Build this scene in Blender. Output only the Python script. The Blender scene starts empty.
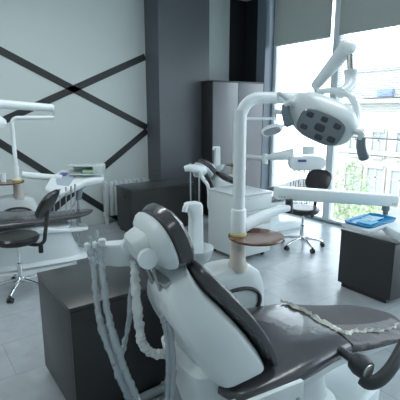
import bpy, bmesh, math, random
from mathutils import Vector, Matrix, Euler, noise
C = bpy.context.scene
COL = C.collection
PI = math.pi
random.seed(4)

# ------------------------------------------------------------------ camera
FPX, HOR, EYE = 420.0, 110.0, 1.7
PITCH = math.atan(90 / FPX)
YAW = math.radians(35.6)
cam = bpy.data.cameras.new('camera')
cam.sensor_width = 36.0
cam.lens = 36.0 * FPX / 400.0
cam.clip_start = 0.05
camo = bpy.data.objects.new('camera', cam)
COL.objects.link(camo)
camo.location = (0, 0, EYE)
camo.rotation_euler = (PI / 2 - PITCH, 0, -YAW)
C.camera = camo

# ------------------------------------------------------------------ world, sun, fill lights, exposure
world = bpy.data.worlds.new('sky')
C.world = world
world.use_nodes = True
wn = world.node_tree
bg = wn.nodes['Background']
bg.inputs['Color'].default_value = (0.80, 0.91, 1.0, 1)
bg.inputs['Strength'].default_value = 5.0

sun = bpy.data.lights.new('sun', 'SUN')
sun.energy = 3.0
sun.angle = math.radians(3)
sun.color = (1, 0.97, 0.9)
suno = bpy.data.objects.new('sun', sun)
COL.objects.link(suno)
suno.rotation_euler = Vector((0.75, -0.2, -0.75)).to_track_quat('-Z', 'Y').to_euler()


def area(name, loc, sx, sy, power, color=(0.93, 0.98, 1.0), direction=(0, 0, -1)):
    l = bpy.data.lights.new(name, 'AREA')
    l.shape = 'RECTANGLE'
    l.size, l.size_y = sx, sy
    l.energy = power
    l.color = color
    o = bpy.data.objects.new(name, l)
    COL.objects.link(o)
    o.location = loc
    o.rotation_euler = Vector(direction).to_track_quat('-Z', 'Y').to_euler()
    return o


area('fill_light', (1.2, 3.9, 3.45), 1.6, 0.5, 24)  # added fill light under the ceiling, brightens the patterned wall
area('fill_light', (-1.6, 3.2, 3.45), 0.5, 1.6, 34)  # added fill light on the left, keeps cabinet fronts dark
area('fill_light', (2.9, 1.2, 3.45), 1.6, 0.5, 20)  # added fill light, reaches the operating lamp head from the camera side
area('fill_light', (-0.4, 0.6, 3.45), 1.6, 0.5, 10)  # added fill light for the white chair shell

vs = C.view_settings
vs.view_transform = 'Standard'
vs.look = 'None'
vs.gamma = 1.0
vs.use_curve_mapping = False
vs.exposure = 0.24
C.cycles.use_denoising = True
C.cycles.max_bounces = 8
C.cycles.sample_clamp_indirect = 6.0

# ------------------------------------------------------------------ helpers
_F = Vector((math.sin(YAW) * math.cos(PITCH), math.cos(YAW) * math.cos(PITCH), -math.sin(PITCH)))
_R = Vector((math.cos(YAW), -math.sin(YAW), 0))
_U = _R.cross(_F)


def at(px, py, dep):
    """the point seen at a pixel of the photograph, at a distance along the view"""
    return Vector((0, 0, EYE)) + (_F * FPX + _R * (px - 200) + _U * (200 - py)) * (dep / FPX)


def atz(px, py, z):
    d = _F * FPX + _R * (px - 200) + _U * (200 - py)
    return Vector((0, 0, EYE)) + d * ((z - EYE) / d.z)


def aty(px, py, y):
    d = _F * FPX + _R * (px - 200) + _U * (200 - py)
    return Vector((0, 0, EYE)) + d * (y / d.y)


def bx(bm, x0, x1, y0, y1, z0, z1, bev=0.0, M=None, seg=2):
    r = bmesh.ops.create_cube(bm, size=1)
    vs_ = r['verts']
    for v in vs_:
        v.co = Vector(((x0 + x1) / 2 + v.co.x * (x1 - x0), (y0 + y1) / 2 + v.co.y * (y1 - y0), (z0 + z1) / 2 + v.co.z * (z1 - z0)))
    if bev > 0:
        es = list({e for v in vs_ for e in v.link_edges})
        rb = bmesh.ops.bevel(bm, geom=es, offset=bev, segments=seg, profile=0.5, affect='EDGES')
        vs_ = list({v for v in rb['verts']} | {v for v in vs_ if v.is_valid})
    if M is not None:
        bmesh.ops.transform(bm, matrix=M, verts=[v for v in vs_ if v.is_valid])
    return vs_


def rings(bm, rs, cap=True, closed=True):
    """loft a list of rings (lists of points with equal length)"""
    allv = [[bm.verts.new(p) for p in r] for r in rs]
    n = len(rs[0])
    for a, b in zip(allv, allv[1:]):
        for i in range(n if closed else n - 1):
            j = (i + 1) % n
            try:
                bm.faces.new((a[i], a[j], b[j], b[i]))
            except ValueError:
                pass
    if cap and closed:
        for r in (allv[0], allv[-1]):
            try:
                bm.faces.new(r)
            except ValueError:
                pass
    return allv


def smooth_path(pts, n=6):
    """Catmull-Rom through the points"""
    P = [Vector(p) for p in pts]
    if len(P) < 3:
        return P
    out = []
    Q = [P[0] * 2 - P[1]] + P + [P[-1] * 2 - P[-2]]
    for i in range(1, len(Q) - 2):
        a, b, c, d = Q[i - 1], Q[i], Q[i + 1], Q[i + 2]
        for k in range(n):
            t = k / n
            out.append(0.5 * ((2 * b) + (c - a) * t + (2 * a - 5 * b + 4 * c - d) * t * t + (3 * b - a - 3 * c + d) * t ** 3))
    out.append(P[-1])
    return out


def tube(bm, pts, r, seg=12, cap=True, flat=1.0):
    """sweep a circle along a path; r is a number or a function of 0..1"""
    P = [Vector(p) for p in pts]
    T = []
    for i in range(len(P)):
        a = P[max(i - 1, 0)]
        b = P[min(i + 1, len(P) - 1)]
        T.append((b - a).normalized())
    up = Vector((0, 0, 1)) if abs(T[0].z) < 0.9 else Vector((1, 0, 0))
    nrm = (up - T[0] * up.dot(T[0])).normalized()
    rs = []
    for i, p in enumerate(P):
        nrm = (nrm - T[i] * nrm.dot(T[i])).normalized()
        bn = T[i].cross(nrm)
        rr = r(i / (len(P) - 1)) if callable(r) else r
        rs.append([p + nrm * math.cos(2 * PI * k / seg) * rr + bn * math.sin(2 * PI * k / seg) * rr * flat for k in range(seg)])
    rings(bm, rs, cap)


def cyl(bm, p0, p1, r0, r1=None, seg=24):
    r1 = r0 if r1 is None else r1
    P0, P1 = Vector(p0), Vector(p1)
    tube(bm, [P0, P1], lambda t: r0 + (r1 - r0) * t, seg)


def lathe(bm, prof, cx=0, cy=0, seg=32, M=None):
    """revolve (radius, z) pairs about the vertical axis"""
    rs = []
    for (r, z) in prof:
        ring = [Vector((cx + r * math.cos(2 * PI * k / seg), cy + r * math.sin(2 * PI * k / seg), z)) for k in range(seg)]
        if M is not None:
            ring = [M @ p for p in ring]
        rs.append(ring)
    rings(bm, rs)


def se(n, a, b, e=4.0):
    """superellipse outline as (x, y) pairs"""
    out = []
    for k in range(n):
        t = 2 * PI * k / n
        c, s = math.cos(t), math.sin(t)
        out.append((a * math.copysign(abs(c) ** (2 / e), c), b * math.copysign(abs(s) ** (2 / e), s)))
    return out


def prism(bm, poly, h, M=None, bev=0.0):
    """poly in xy extruded from z=0 to z=h"""
    b = [bm.verts.new((x, y, 0)) for x, y in poly]
    f = bm.faces.new(b)
    r = bmesh.ops.extrude_face_region(bm, geom=[f])
    t = [g for g in r['geom'] if isinstance(g, bmesh.types.BMVert)]
    for v in t:
        v.co.z += h
    vv = b + t
    if bev:
        es = list({e for v in vv for e in v.link_edges})
        rb = bmesh.ops.bevel(bm, geom=es, offset=bev, segments=2, profile=0.5, affect='EDGES')
        vv = list({v for v in rb['verts']} | {v for v in vv if v.is_valid})
    if M is not None:
        bmesh.ops.transform(bm, matrix=M, verts=[v for v in vv if v.is_valid])


def frame(o, x, y, z):
    M = Matrix((Vector(x).normalized(), Vector(y).normalized(), Vector(z).normalized())).transposed().to_4x4()
    M.translation = Vector(o)
    return M


def obj(name, bm, mat, parent=None, label=None, smooth=35, M=None):
    bmesh.ops.recalc_face_normals(bm, faces=bm.faces)
    if M is not None:
        bmesh.ops.transform(bm, matrix=M, verts=bm.verts)
    me = bpy.data.meshes.new(name)
    bm.to_mesh(me)
    bm.free()
    me.materials.append(mat)
    if smooth:
        for p in me.polygons:
            p.use_smooth = True
        try:
            me.set_sharp_from_angle(angle=math.radians(smooth))
        except Exception:
            pass
    o = bpy.data.objects.new(name, me)
    COL.objects.link(o)
    if parent is not None:
        o.parent = parent
    if label:
        o['label'] = label
    return o


def tag(o, label, cat, group=None, kind=None):
    o['label'] = label
    o['category'] = cat
    if group:
        o['group'] = group
    if kind:
        o['kind'] = kind
    return o


def thing(name, label, cat, loc=(0, 0, 0), rz=0.0, group=None):
    o = bpy.data.objects.new(name, None)
    o.empty_display_size = 0.1
    COL.objects.link(o)
    o.location = loc
    o.rotation_euler = (0, 0, rz)
    return tag(o, label, cat, group)


def struct(name, bm, mat, smooth=0, parent=None):
    o = obj(name, bm, mat, parent, smooth=smooth)
    if parent is None:
        o['kind'] = 'structure'
    return o


def kids(o):
    return list(o.children)


def copy_tree(o, loc=None, rz=None, label=None):
    def rec(s, par):
        c = s.copy()
        COL.objects.link(c)
        if par is not None:
            c.parent = par
        for ch in kids(s):
            rec(ch, c)
        return c
    r = rec(o, None)
    if loc is not None:
        r.location = loc
    if rz is not None:
        r.rotation_euler = (0, 0, rz)
    if label:
        r['label'] = label
    return r


NB = bmesh.new


def add_noise(bm, amp, scale, seed=0.0):
    for v in bm.verts:
        v.co += noise.noise_vector(v.co * scale + Vector((seed, seed * 2, -seed))) * amp


# ------------------------------------------------------------------ materials
def mat(name, color, rough=0.5, metal=0.0, coat=0.0, spec=0.5, bump=0.0, bscale=20.0, var=0.0, vscale=3.0, bdist=0.01):
    m = bpy.data.materials.new(name)
    m.use_nodes = True
    nt = m.node_tree
    b = nt.nodes['Principled BSDF']
    b.inputs['Base Color'].default_value = (*color, 1)
    b.inputs['Roughness'].default_value = rough
    b.inputs['Metallic'].default_value = metal
    b.inputs['Coat Weight'].default_value = coat
    b.inputs['Coat Roughness'].default_value = 0.05
    b.inputs['Specular IOR Level'].default_value = spec
    tc = nt.nodes.new('ShaderNodeTexCoord')
    if var > 0:
        n = nt.nodes.new('ShaderNodeTexNoise')
        n.inputs['Scale'].default_value = vscale
        n.inputs['Detail'].default_value = 5
        nt.links.new(tc.outputs['Object'], n.inputs['Vector'])
        mx = nt.nodes.new('ShaderNodeMix')
        mx.data_type = 'RGBA'
        mx.inputs[6].default_value = (*[c * (1 - var) for c in color], 1)
        mx.inputs[7].default_value = (*[min(1, c * (1 + var)) for c in color], 1)
        nt.links.new(n.outputs['Fac'], mx.inputs[0])
        nt.links.new(mx.outputs[2], b.inputs['Base Color'])
    if bump > 0:
        n = nt.nodes.new('ShaderNodeTexNoise')
        n.inputs['Scale'].default_value = bscale
        n.inputs['Detail'].default_value = 3
        nt.links.new(tc.outputs['Object'], n.inputs['Vector'])
        bp = nt.nodes.new('ShaderNodeBump')
        bp.inputs['Strength'].default_value = bump
        bp.inputs['Distance'].default_value = bdist
        nt.links.new(n.outputs['Fac'], bp.inputs['Height'])
        nt.links.new(bp.outputs['Normal'], b.inputs['Normal'])
    return m


def translucent_mat(name, color, alpha, rough=0.25, bump=0.0, bscale=30.0):
    m = mat(name, color, rough, bump=bump, bscale=bscale)
    m.node_tree.nodes['Principled BSDF'].inputs['Alpha'].default_value = alpha
    return m


def glass_mat(name, tint, refl):
    m = bpy.data.materials.new(name)
    m.use_nodes = True
    nt = m.node_tree
    nt.nodes.remove(nt.nodes['Principled BSDF'])
    out = nt.nodes['Material Output']
    t = nt.nodes.new('ShaderNodeBsdfTransparent')
    t.inputs['Color'].default_value = (*tint, 1)
    g = nt.nodes.new('ShaderNodeBsdfGlossy')
    g.inputs['Roughness'].default_value = 0.02
    fr = nt.nodes.new('ShaderNodeFresnel')
    fr.inputs['IOR'].default_value = 1.35
    mul = nt.nodes.new('ShaderNodeMath')
    mul.operation = 'MULTIPLY'
    mul.inputs[1].default_value = refl
    mx = nt.nodes.new('ShaderNodeMixShader')
    nt.links.new(fr.outputs[0], mul.inputs[0])
    nt.links.new(mul.outputs[0], mx.inputs[0])
    nt.links.new(t.outputs[0], mx.inputs[1])
    nt.links.new(g.outputs[0], mx.inputs[2])
    nt.links.new(mx.outputs[0], out.inputs['Surface'])
    return m


M_WALL = mat('wall_paint', (0.60, 0.665, 0.66), 0.7, var=0.03, vscale=1.2)
M_CEIL = mat('ceiling_paint', (0.72, 0.75, 0.76), 0.8, var=0.02)
M_DARKWALL = mat('charcoal_wall_paint', (0.022, 0.026, 0.030), 0.45, var=0.08, vscale=2)
M_PILLAR = mat('charcoal_panel', (0.085, 0.098, 0.112), 0.40, var=0.06, vscale=2)
M_PIER = mat('window_lit_panel', (0.13, 0.165, 0.21), 0.3, var=0.06, vscale=2)  # window reflection on the dark pier put into its bluish base colour
M_TRIM = mat('black_trim_strip', (0.022, 0.025, 0.028), 0.5, var=0.05)
M_WARD = mat('grey_brown_laminate', (0.165, 0.168, 0.185), 0.30, var=0.06, vscale=4)
M_WARDSIDE = mat('shaded_laminate', (0.03, 0.03, 0.033), 0.4, var=0.05)  # shade on the wardrobe side put into the colour as darker laminate
M_CAB = mat('anthracite_laminate', (0.030, 0.030, 0.033), 0.38, var=0.05, vscale=5)
M_CABTOP = mat('anthracite_laminate_lit_top', (0.042, 0.046, 0.048), 0.30, var=0.05, vscale=5)  # light from above put into a paler copy of the laminate
M_WHITE = mat('white_plastic', (0.70, 0.76, 0.78), 0.32, var=0.02)
M_WHITE2 = mat('cool_white_plastic', (0.80, 0.865, 0.89), 0.28, var=0.02)
M_LACQ = mat('white_lacquer', (0.62, 0.68, 0.69), 0.22, var=0.02)
M_CREAM = mat('cream_plastic', (0.70, 0.64, 0.58), 0.35, var=0.03)
M_YELLOW = mat('pale_yellow_plastic', (0.72, 0.68, 0.34), 0.35, var=0.05)
M_VINYL = mat('dark_vinyl_under_film', (0.052, 0.052, 0.060), 0.24, coat=0.35, bump=0.22, bscale=7, var=0.25, vscale=4, bdist=0.02)
M_VINYL2 = mat('matte_charcoal_vinyl', (0.040, 0.040, 0.046), 0.55, spec=0.22, bump=0.1, bscale=60, var=0.08, vscale=10)
M_FILMDARK = mat('film_over_vinyl', (0.050, 0.047, 0.052), 0.36, spec=0.3, bump=0.4, bscale=25, var=0.2, vscale=8)
M_STOOL = mat('black_vinyl', (0.018, 0.018, 0.020), 0.28, bump=0.08, bscale=40, var=0.1)
M_RUBBER = mat('dark_rubber', (0.030, 0.035, 0.040), 0.45, bump=0.05, bscale=60, var=0.05)
M_CHROME = mat('chrome', (0.75, 0.77, 0.78), 0.12, metal=1.0, var=0.02)
M_STEEL = mat('brushed_steel', (0.45, 0.46, 0.46), 0.30, metal=1.0, var=0.05)
M_BROWN = mat('brown_glass', (0.15, 0.062, 0.034), 0.12, coat=0.2, var=0.15, vscale=8)
M_FILM = translucent_mat('clear_plastic_sleeve', (0.50, 0.57, 0.63), 0.42, 0.22, 0.6, 45)
M_WRAP = mat('white_plastic_sleeve', (0.66, 0.70, 0.70), 0.30, bump=0.6, bscale=45, var=0.05, vscale=20)
M_HOSE = mat('grey_hose', (0.36, 0.40, 0.43), 0.4, var=0.05)
M_PAPER = mat('crumpled_film_edge', (0.74, 0.75, 0.70), 0.25, bump=0.6, bscale=30, var=0.12, vscale=15)
M_LENS = mat('grey_lens_cover', (0.26, 0.30, 0.33), 0.12, coat=0.5, var=0.05)
M_LENSDARK = mat('dark_reflector', (0.10, 0.115, 0.135), 0.15, metal=0.3, var=0.2, vscale=30)
M_GREYPL = mat('grey_plastic_handle', (0.20, 0.25, 0.29), 0.35, var=0.04)
M_BLUE = mat('blue_plastic_tray', (0.012, 0.24, 0.52), 0.25, var=0.08, vscale=20)
M_LTBLUE = mat('light_blue_napkin', (0.25, 0.62, 0.85), 0.6, bump=0.3, bscale=40, var=0.15, vscale=25)
M_SCREEN = mat('control_panel', (0.42, 0.50, 0.58), 0.2, var=0.1, vscale=40)
M_PURPLE = mat('indigo_label', (0.10, 0.11, 0.34), 0.4, var=0.05)
M_CLEARBOX = mat('frosted_tray_box', (0.58, 0.66, 0.65), 0.3, var=0.05)
M_GREEN = mat('pale_green_glow', (0.45, 0.70, 0.50), 0.7, var=0.1, vscale=20)  # green glow inside the tray box, put into a plain colour
M_FRAME = mat('window_frame', (0.70, 0.76, 0.80), 0.35, var=0.03)
M_GLASS = glass_mat('window_glass', (0.96, 0.98, 0.98), 0.6)
M_RADI = mat('radiator_enamel', (0.58, 0.64, 0.66), 0.35, var=0.02)
M_DKHOLE = mat('dark_grommet', (0.008, 0.008, 0.009), 0.6, var=0.05)
M_FACADE = mat('facade_plaster', (0.33, 0.31, 0.28), 0.85, var=0.04, vscale=0.6)
M_FACTRIM = mat('facade_moulding', (0.27, 0.26, 0.24), 0.8, var=0.05)
M_FACWIN = mat('facade_window_pane', (0.20, 0.215, 0.22), 0.4, var=0.1, vscale=1)
M_BANNER = mat('blue_awning', (0.13, 0.17, 0.30), 0.7, var=0.06)
M_LEAF = mat('foliage', (0.24, 0.29, 0.18), 0.7, var=0.25, vscale=3)
M_TRUNK = mat('bark', (0.24, 0.22, 0.19), 0.8, var=0.2)
M_GROUND = mat('pavement', (0.55, 0.55, 0.53), 0.9, var=0.06, vscale=0.5)

# blind: thin slats that let some daylight through
M_BLIND = bpy.data.materials.new('grey_blind_slat')
M_BLIND.use_nodes = True
_nt = M_BLIND.node_tree
_b = _nt.nodes['Principled BSDF']
_b.inputs['Base Color'].default_value = (0.55, 0.58, 0.57, 1)
_b.inputs['Roughness'].default_value = 0.5
_tr = _nt.nodes.new('ShaderNodeBsdfTranslucent')
_tr.inputs['Color'].default_value = (0.36, 0.385, 0.37, 1)
_mx = _nt.nodes.new('ShaderNodeMixShader')
_mx.inputs[0].default_value = 0.5
_nt.links.new(_b.outputs[0], _mx.inputs[1])
_nt.links.new(_tr.outputs[0], _mx.inputs[2])
_nt.links.new(_mx.outputs[0], _nt.nodes['Material Output'].inputs['Surface'])

# floor: large pale tiles with thin joints and a faint marbled grain
M_FLOOR = bpy.data.materials.new('pale_stone_tile')
M_FLOOR.use_nodes = True
nt = M_FLOOR.node_tree
b = nt.nodes['Principled BSDF']
tc = nt.nodes.new('ShaderNodeTexCoord')
br = nt.nodes.new('ShaderNodeTexBrick')
br.inputs['Scale'].default_value = 1.0
br.offset = 0.5
br.inputs['Brick Width'].default_value = 0.9
br.inputs['Row Height'].default_value = 0.45
br.inputs['Mortar Size'].default_value = 0.004
br.inputs['Mortar Smooth'].default_value = 0.3
br.inputs['Color1'].default_value = (0.44, 0.485, 0.515, 1)
br.inputs['Color2'].default_value = (0.47, 0.515, 0.545, 1)
br.inputs['Mortar'].default_value = (0.36, 0.40, 0.42, 1)
nz = nt.nodes.new('ShaderNodeTexNoise')
nz.inputs['Scale'].default_value = 5.0
nz.inputs['Detail'].default_value = 8
nz.inputs['Distortion'].default_value = 1.0
mx = nt.nodes.new('ShaderNodeMix')
mx.data_type = 'RGBA'
mx.blend_type = 'MULTIPLY'
mx.inputs[0].default_value = 0.35
nt.links.new(tc.outputs['Object'], br.inputs['Vector'])
nt.links.new(tc.outputs['Object'], nz.inputs['Vector'])
nt.links.new(br.outputs['Color'], mx.inputs[6])
nt.links.new(nz.outputs['Fac'], mx.inputs[7])
nt.links.new(mx.outputs[2], b.inputs['Base Color'])
b.inputs['Roughness'].default_value = 0.26

# ------------------------------------------------------------------ the room
XW, YW, ZC = 5.26, 5.95, 3.55          # window wall, patterned wall, ceiling
XL, YF = -3.2, -1.8
bm = NB(); bx(bm, XL, XW + .15, YF, YW + .12, -0.12, 0); struct('floor', bm, M_FLOOR)
bm = NB(); bx(bm, XL, XW + .15, YF, YW + .12, ZC, ZC + .12); struct('ceiling', bm, M_CEIL)
bm = NB(); bx(bm, XL, 4.885, YW, YW + .12, 0, ZC); struct('wall_back', bm, M_WALL)
bm = NB(); bx(bm, 4.885, XW + .15, YW, YW + .12, 0, ZC); struct('wall_back_corner', bm, M_DARKWALL)
bm = NB(); bx(bm, XW, XW + .15, 5.44, YW, 0, ZC); struct('wall_right', bm, M_DARKWALL)
bm = NB(); bx(bm, 5.06, XW + .15, 5.24, 5.44, 0, ZC); struct('wall_right_pier', bm, M_PIER)
bm = NB(); bx(bm, XL - .12, XL, YF, YW, 0, ZC); struct('wall_left', bm, M_WALL)
bm = NB(); bx(bm, XL, XW, YF - .12, YF, 0, ZC); struct('wall_front', bm, M_WALL)
# charcoal pillar box in front of the patterned wall
bm = NB(); bx(bm, 3.235, 4.15, 5.55, YW, 0, ZC); struct('wall_pillar', bm, M_PILLAR)


def strip(n, p0, p1, w=0.068):
    a = Vector(p0); c = Vector(p1)
    d = (c - a).normalized()
    q = Vector((-d.y, d.x)) * (w / 2)
    bm = NB()
    pr = [(a.x + q.x, a.y + q.y), (a.x - q.x, a.y - q.y), (c.x - q.x, c.y - q.y), (c.x + q.x, c.y + q.y)]
    M = Matrix(((1, 0, 0, 0), (0, 0, -1, YW), (0, 1, 0, 0), (0, 0, 0, 1)))
    prism(bm, pr, 0.008, M)
    struct('trim_%d' % n, bm, M_TRIM)


def wallxz(px, py):
    p = aty(px, py, YW)
    return Vector((p.x, p.z))


for n, (a, c) in enumerate((((0, 50.5), (140, 124)), ((0, 122), (140, 59)), ((0, 143), (104, 209)), ((55, 208), (140, 136.5))), 1):
    A, B = wallxz(*a), wallxz(*c)
    d = (B - A)
    lo = A - d * (0.5 if a[0] == 0 else 0.0)
    if n == 4:
        lo = A - d * 0.14
    hi = B + d * ((3.235 - 0.006 - B.x) / d.x if c[0] == 140 else 0.30)
    if n == 3:
        hi = A + d * ((0.03 - A.y) / d.y)
    strip(n, lo, hi, 0.095)

# windows: floor to ceiling bays with white metal frames
def window(n, y0, y1):
    bm = NB()
    d0, d1 = XW - 0.01, XW + 0.09
    fw = 0.062
    bx(bm, d0, d1, y0, y0 + fw, 0, ZC, 0.006)
    bx(bm, d0, d1, y1 - fw, y1, 0, ZC, 0.006)
    bx(bm, d0, d1, y0 + fw, y1 - fw, 0, 0.055, 0.005)
    bx(bm, d0, d1, y0 + fw, y1 - fw, ZC - .06, ZC, 0.005)
    w = struct('window_%d' % n, bm, M_FRAME, 35)
    bm = NB()
    bx(bm, XW + .035, XW + .047, y0 + fw, y1 - fw, 0.055, ZC - .06)
    obj('pane', bm, M_GLASS, w, smooth=0)
    return w


window(1, 4.0, 5.24)
window(2, 1.2, 4.0)
window(3, YF, 1.2)
bm = NB(); bx(bm, XW - .03, XW - .012, YF, 5.24, 0.0, 0.028); struct('baseboard_right', bm, M_GREYPL)


def blind(name, y0, y1, zs_closed, z_open, label):
    t = thing(name, label, 'blind', (XW - .055, (y0 + y1) / 2, zs_closed))
    L = (y1 - y0) / 2
    bm = NB(); bx(bm, -.025, .025, -L, L, ZC - .05 - zs_closed, ZC - .002 - zs_closed, .004)
    obj('headrail', bm, M_FRAME, t)
    bm = NB()
    z = zs_closed
    while z < ZC - .06:
        M = Matrix.Translation((0, 0, z - zs_closed)) @ Matrix.Rotation(math.radians(68), 4, 'Y')
        bx(bm, -.0125, .0125, -L, L, -.0005, .0005, M=M)
        z += 0.0215
    obj('slats', bm, M_BLIND, t, smooth=0)
    bm = NB(); bx(bm, -.014, .014, -L, L, -.022, -.002, .003)
    if z_open is None:
        obj('bottom_rail', bm, M_FRAME, t)
    else:
        bm.free()
        bm = NB()
        z = zs_closed - 0.03
        while z > z_open:
            M = Matrix.Translation((0, 0, z - zs_closed)) @ Matrix.Rotation(math.radians(14), 4, 'Y')
            bx(bm, -.0125, .0125, -L, L, -.0006, .0006, M=M)
            z -= 0.03
        obj('open_slats', bm, M_FRAME, t, smooth=0)
        bm = NB(); bx(bm, -.014, .014, -L, L, z_open - .03 - zs_closed, z_open - .01 - zs_closed, .003)
        obj('bottom_rail', bm, M_FRAME, t)
        bm = NB()
        for yy in (-L * .7, 0, L * .7):
            cyl(bm, (0, yy, z_open - zs_closed), (0, yy, ZC - .05 - zs_closed), .0012, seg=5)
        obj('cord', bm, M_FRAME, t)
    return t


blind('venetian_blind', 4.07, 5.17, 2.73, None, 'grey venetian blind pulled up high in the window bay beside the dark corner pier')
blind('venetian_blind', 1.3, 3.93, 2.73, 1.35, 'wide grey venetian blind with open lower slats behind the overhead lamp arm')

# ------------------------------------------------------------------ outside
bm = NB(); bx(bm, XW + .2, 60, -40, 50, -6.1, -6.0); o = struct('ground', bm, M_GROUND)


def facade(name, x0, y0, y1, z1, label, wins):
    t = thing(name, label, 'building', (x0, (y0 + y1) / 2, -6.0))
    L = (y1 - y0) / 2
    bm = NB(); bx(bm, 0, 8, -L, L, 0, z1 + 6.0, .05)
    obj('wall', bm, M_FACADE, t)
    for z in (3.05, 5.55):
        bm = NB(); bx(bm, -.18, 0, -L, L, z, z + .22, .03)
        obj('cornice', bm, M_FACTRIM, t)
    bm = NB(); bx(bm, -.4, 8.2, -L - .2, L + .2, z1 + 6.0, z1 + 6.22, .04)
    obj('roof', bm, M_FACTRIM, t)
    for (y, z, w, h) in wins:
        bm = NB()
        bx(bm, -.10, -.001, y - w / 2 - .10, y - w / 2, z - .10, z + h + .10, .02)
        bx(bm, -.10, -.001, y + w / 2, y + w / 2 + .10, z - .10, z + h + .10, .02)
        bx(bm, -.14, -.001, y - w / 2, y + w / 2, z + h, z + h + .16, .02)
        bx(bm, -.16, -.001, y - w / 2, y + w / 2, z - .14, z, .02)
        f = obj('window', bm, M_FACTRIM, t)
        bm = NB()
        bx(bm, -.03, -.001, y - w / 2, y + w / 2, z, z + h)
        obj('pane', bm, M_FACWIN, f)
        bm = NB()
        bx(bm, -.06, -.03, y - .04, y + .04, z, z + h)
        bx(bm, -.06, -.03, y - w / 2, y + w / 2, z + h * .62, z + h * .62 + .07)
        obj('glazing_bar', bm, M_FACTRIM, f)
    return t




def atx(px, py, x):
    d = _F * FPX + _R * (px - 200) + _U * (200 - py)
    return Vector((0, 0, EYE)) + d * (x / d.x)


XB = 19.0
YB0, YB1 = -8.0, 14.2
YC = (YB0 + YB1) / 2
ws = []
pA, pB = atx(380, 130, XB), atx(357, 130, XB)
step = pB.y - pA.y
for k in range(-6, 3):
    y = pA.y + step * k
    if YB0 + 1 < y < YB1 - .8:
        ws.append((y - YC, .55 + 6.0 - 1.05, .62, 1.15))
        ws.append((y - YC, -1.15 + 6.0 - 1.20, .85, 1.25))
        ws.append((y - YC, -3.6 + 6.0 - 1.2, .85, 1.3))
fac = facade('building', XB, YB0, YB1, 2.0, 'cream plastered building with moulded windows across the street', ws)
bm = NB(); bx(bm, 1.0, 8, -(YB1 - YB0) / 2, (YB1 - YB0) / 2, 8.3, 9.6, .04); obj('attic', bm, M_FACADE, fac)
bm = NB(); bx(bm, .9, 8.1, -(YB1 - YB0) / 2 - .1, (YB1 - YB0) / 2 + .1, 9.6, 9.78, .03); obj('attic_cornice', bm, M_FACTRIM, fac)
for a, c in ((333, 349), (379, 394)):
    ya, yc = atx(a, 98, XB + 1).y - YC, atx(c, 98, XB + 1).y - YC
    bm = NB(); bx(bm, .78, .998, yc, ya, 8.35, 8.72, .03); obj('awning', bm, M_BANNER, fac, 'blue awning')


def shrub(name, p, r, ch, label, seed, n):
    rnd = random.Random(seed)
    zb = -6.0
    h = p.z - zb
    t = thing(name, label, 'tree', (p.x, p.y, zb), 0, 'street trees behind the window')
    bm = NB()
    cyl(bm, (0, 0, 0), (0.04, 0, h - ch * .6), .07, .04, 8)
    for k in range(5):
        a = k * 1.3
        cyl(bm, (0.035, 0, h - ch * .8), (r * .5 * math.cos(a), r * .5 * math.sin(a), h + ch * .2), .022, .008, 6)
    obj('trunk', bm, M_TRUNK, t)
    bm = NB()
    for k in range(n):
        th = rnd.uniform(0, 2 * PI); ph = math.acos(rnd.uniform(-1, 1)); rr = rnd.uniform(.3, 1) ** .5
        c = Vector((r * rr * math.sin(ph) * math.cos(th), r * rr * math.sin(ph) * math.sin(th), h + ch * rr * math.cos(ph)))
        e = Euler((rnd.uniform(0, 6), rnd.uniform(0, 6), rnd.uniform(0, 6))).to_matrix()
        s = rnd.uniform(.05, .11)
        q = [c + e @ Vector(v) * s for v in ((-1, 0, 0), (0, -.45, .1), (1, 0, 0), (0, .45, .1))]
        bm.faces.new([bm.verts.new(v) for v in q])
    obj('foliage', bm, M_LEAF, t, smooth=0)


shrub('street_tree', at(346, 190, 12.5), .75, .95, 'pale green tree seen through glass left of the facade windows', 3, 420)
shrub('street_tree', at(338, 206, 15.0), .42, .5, 'small green tree crown just right of the window mullion', 5, 200)
shrub('street_tree', at(358, 222, 10.5), .7, .55, 'low green tree crown below the long white beam', 8, 420)
shrub('street_tree', at(387, 219, 12.0), .7, .5, 'low green tree crown behind the beam end above the blue tray', 9, 320)

# ------------------------------------------------------------------ furniture against the walls
# tall wardrobe
WZ = 2.142
t = thing('wardrobe', 'tall grey-brown two-door wardrobe beside the charcoal pillar', 'wardrobe', (3.995, 5.24, 0))
bm = NB(); bx(bm, 0, 1.055, 0.022, .302, .06, WZ - .02, .002); obj('body', bm, M_WARDSIDE, t)
bm = NB(); bx(bm, -.004, 1.058, 0.0, .304, WZ - .02, WZ, .002); obj('top_panel', bm, M_WARDSIDE, t)
bm = NB(); bx(bm, 0.02, 1.03, 0.04, .29, 0, .06); obj('plinth', bm, M_WARDSIDE, t)
for x0, x1, hx in ((.004, .499, .46), (.503, 1.052, .54)):
    bm = NB(); bx(bm, x0, x1, 0.0, .020, .065, WZ - .024, .002); d = obj('door', bm, M_WARD, t)
    bm = NB(); tube(bm, smooth_path([(hx, 0, .95), (hx, -.025, .96), (hx, -.025, 1.10), (hx, 0, 1.11)], 3), .005, 8); obj('handle', bm, M_STEEL, d)

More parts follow.
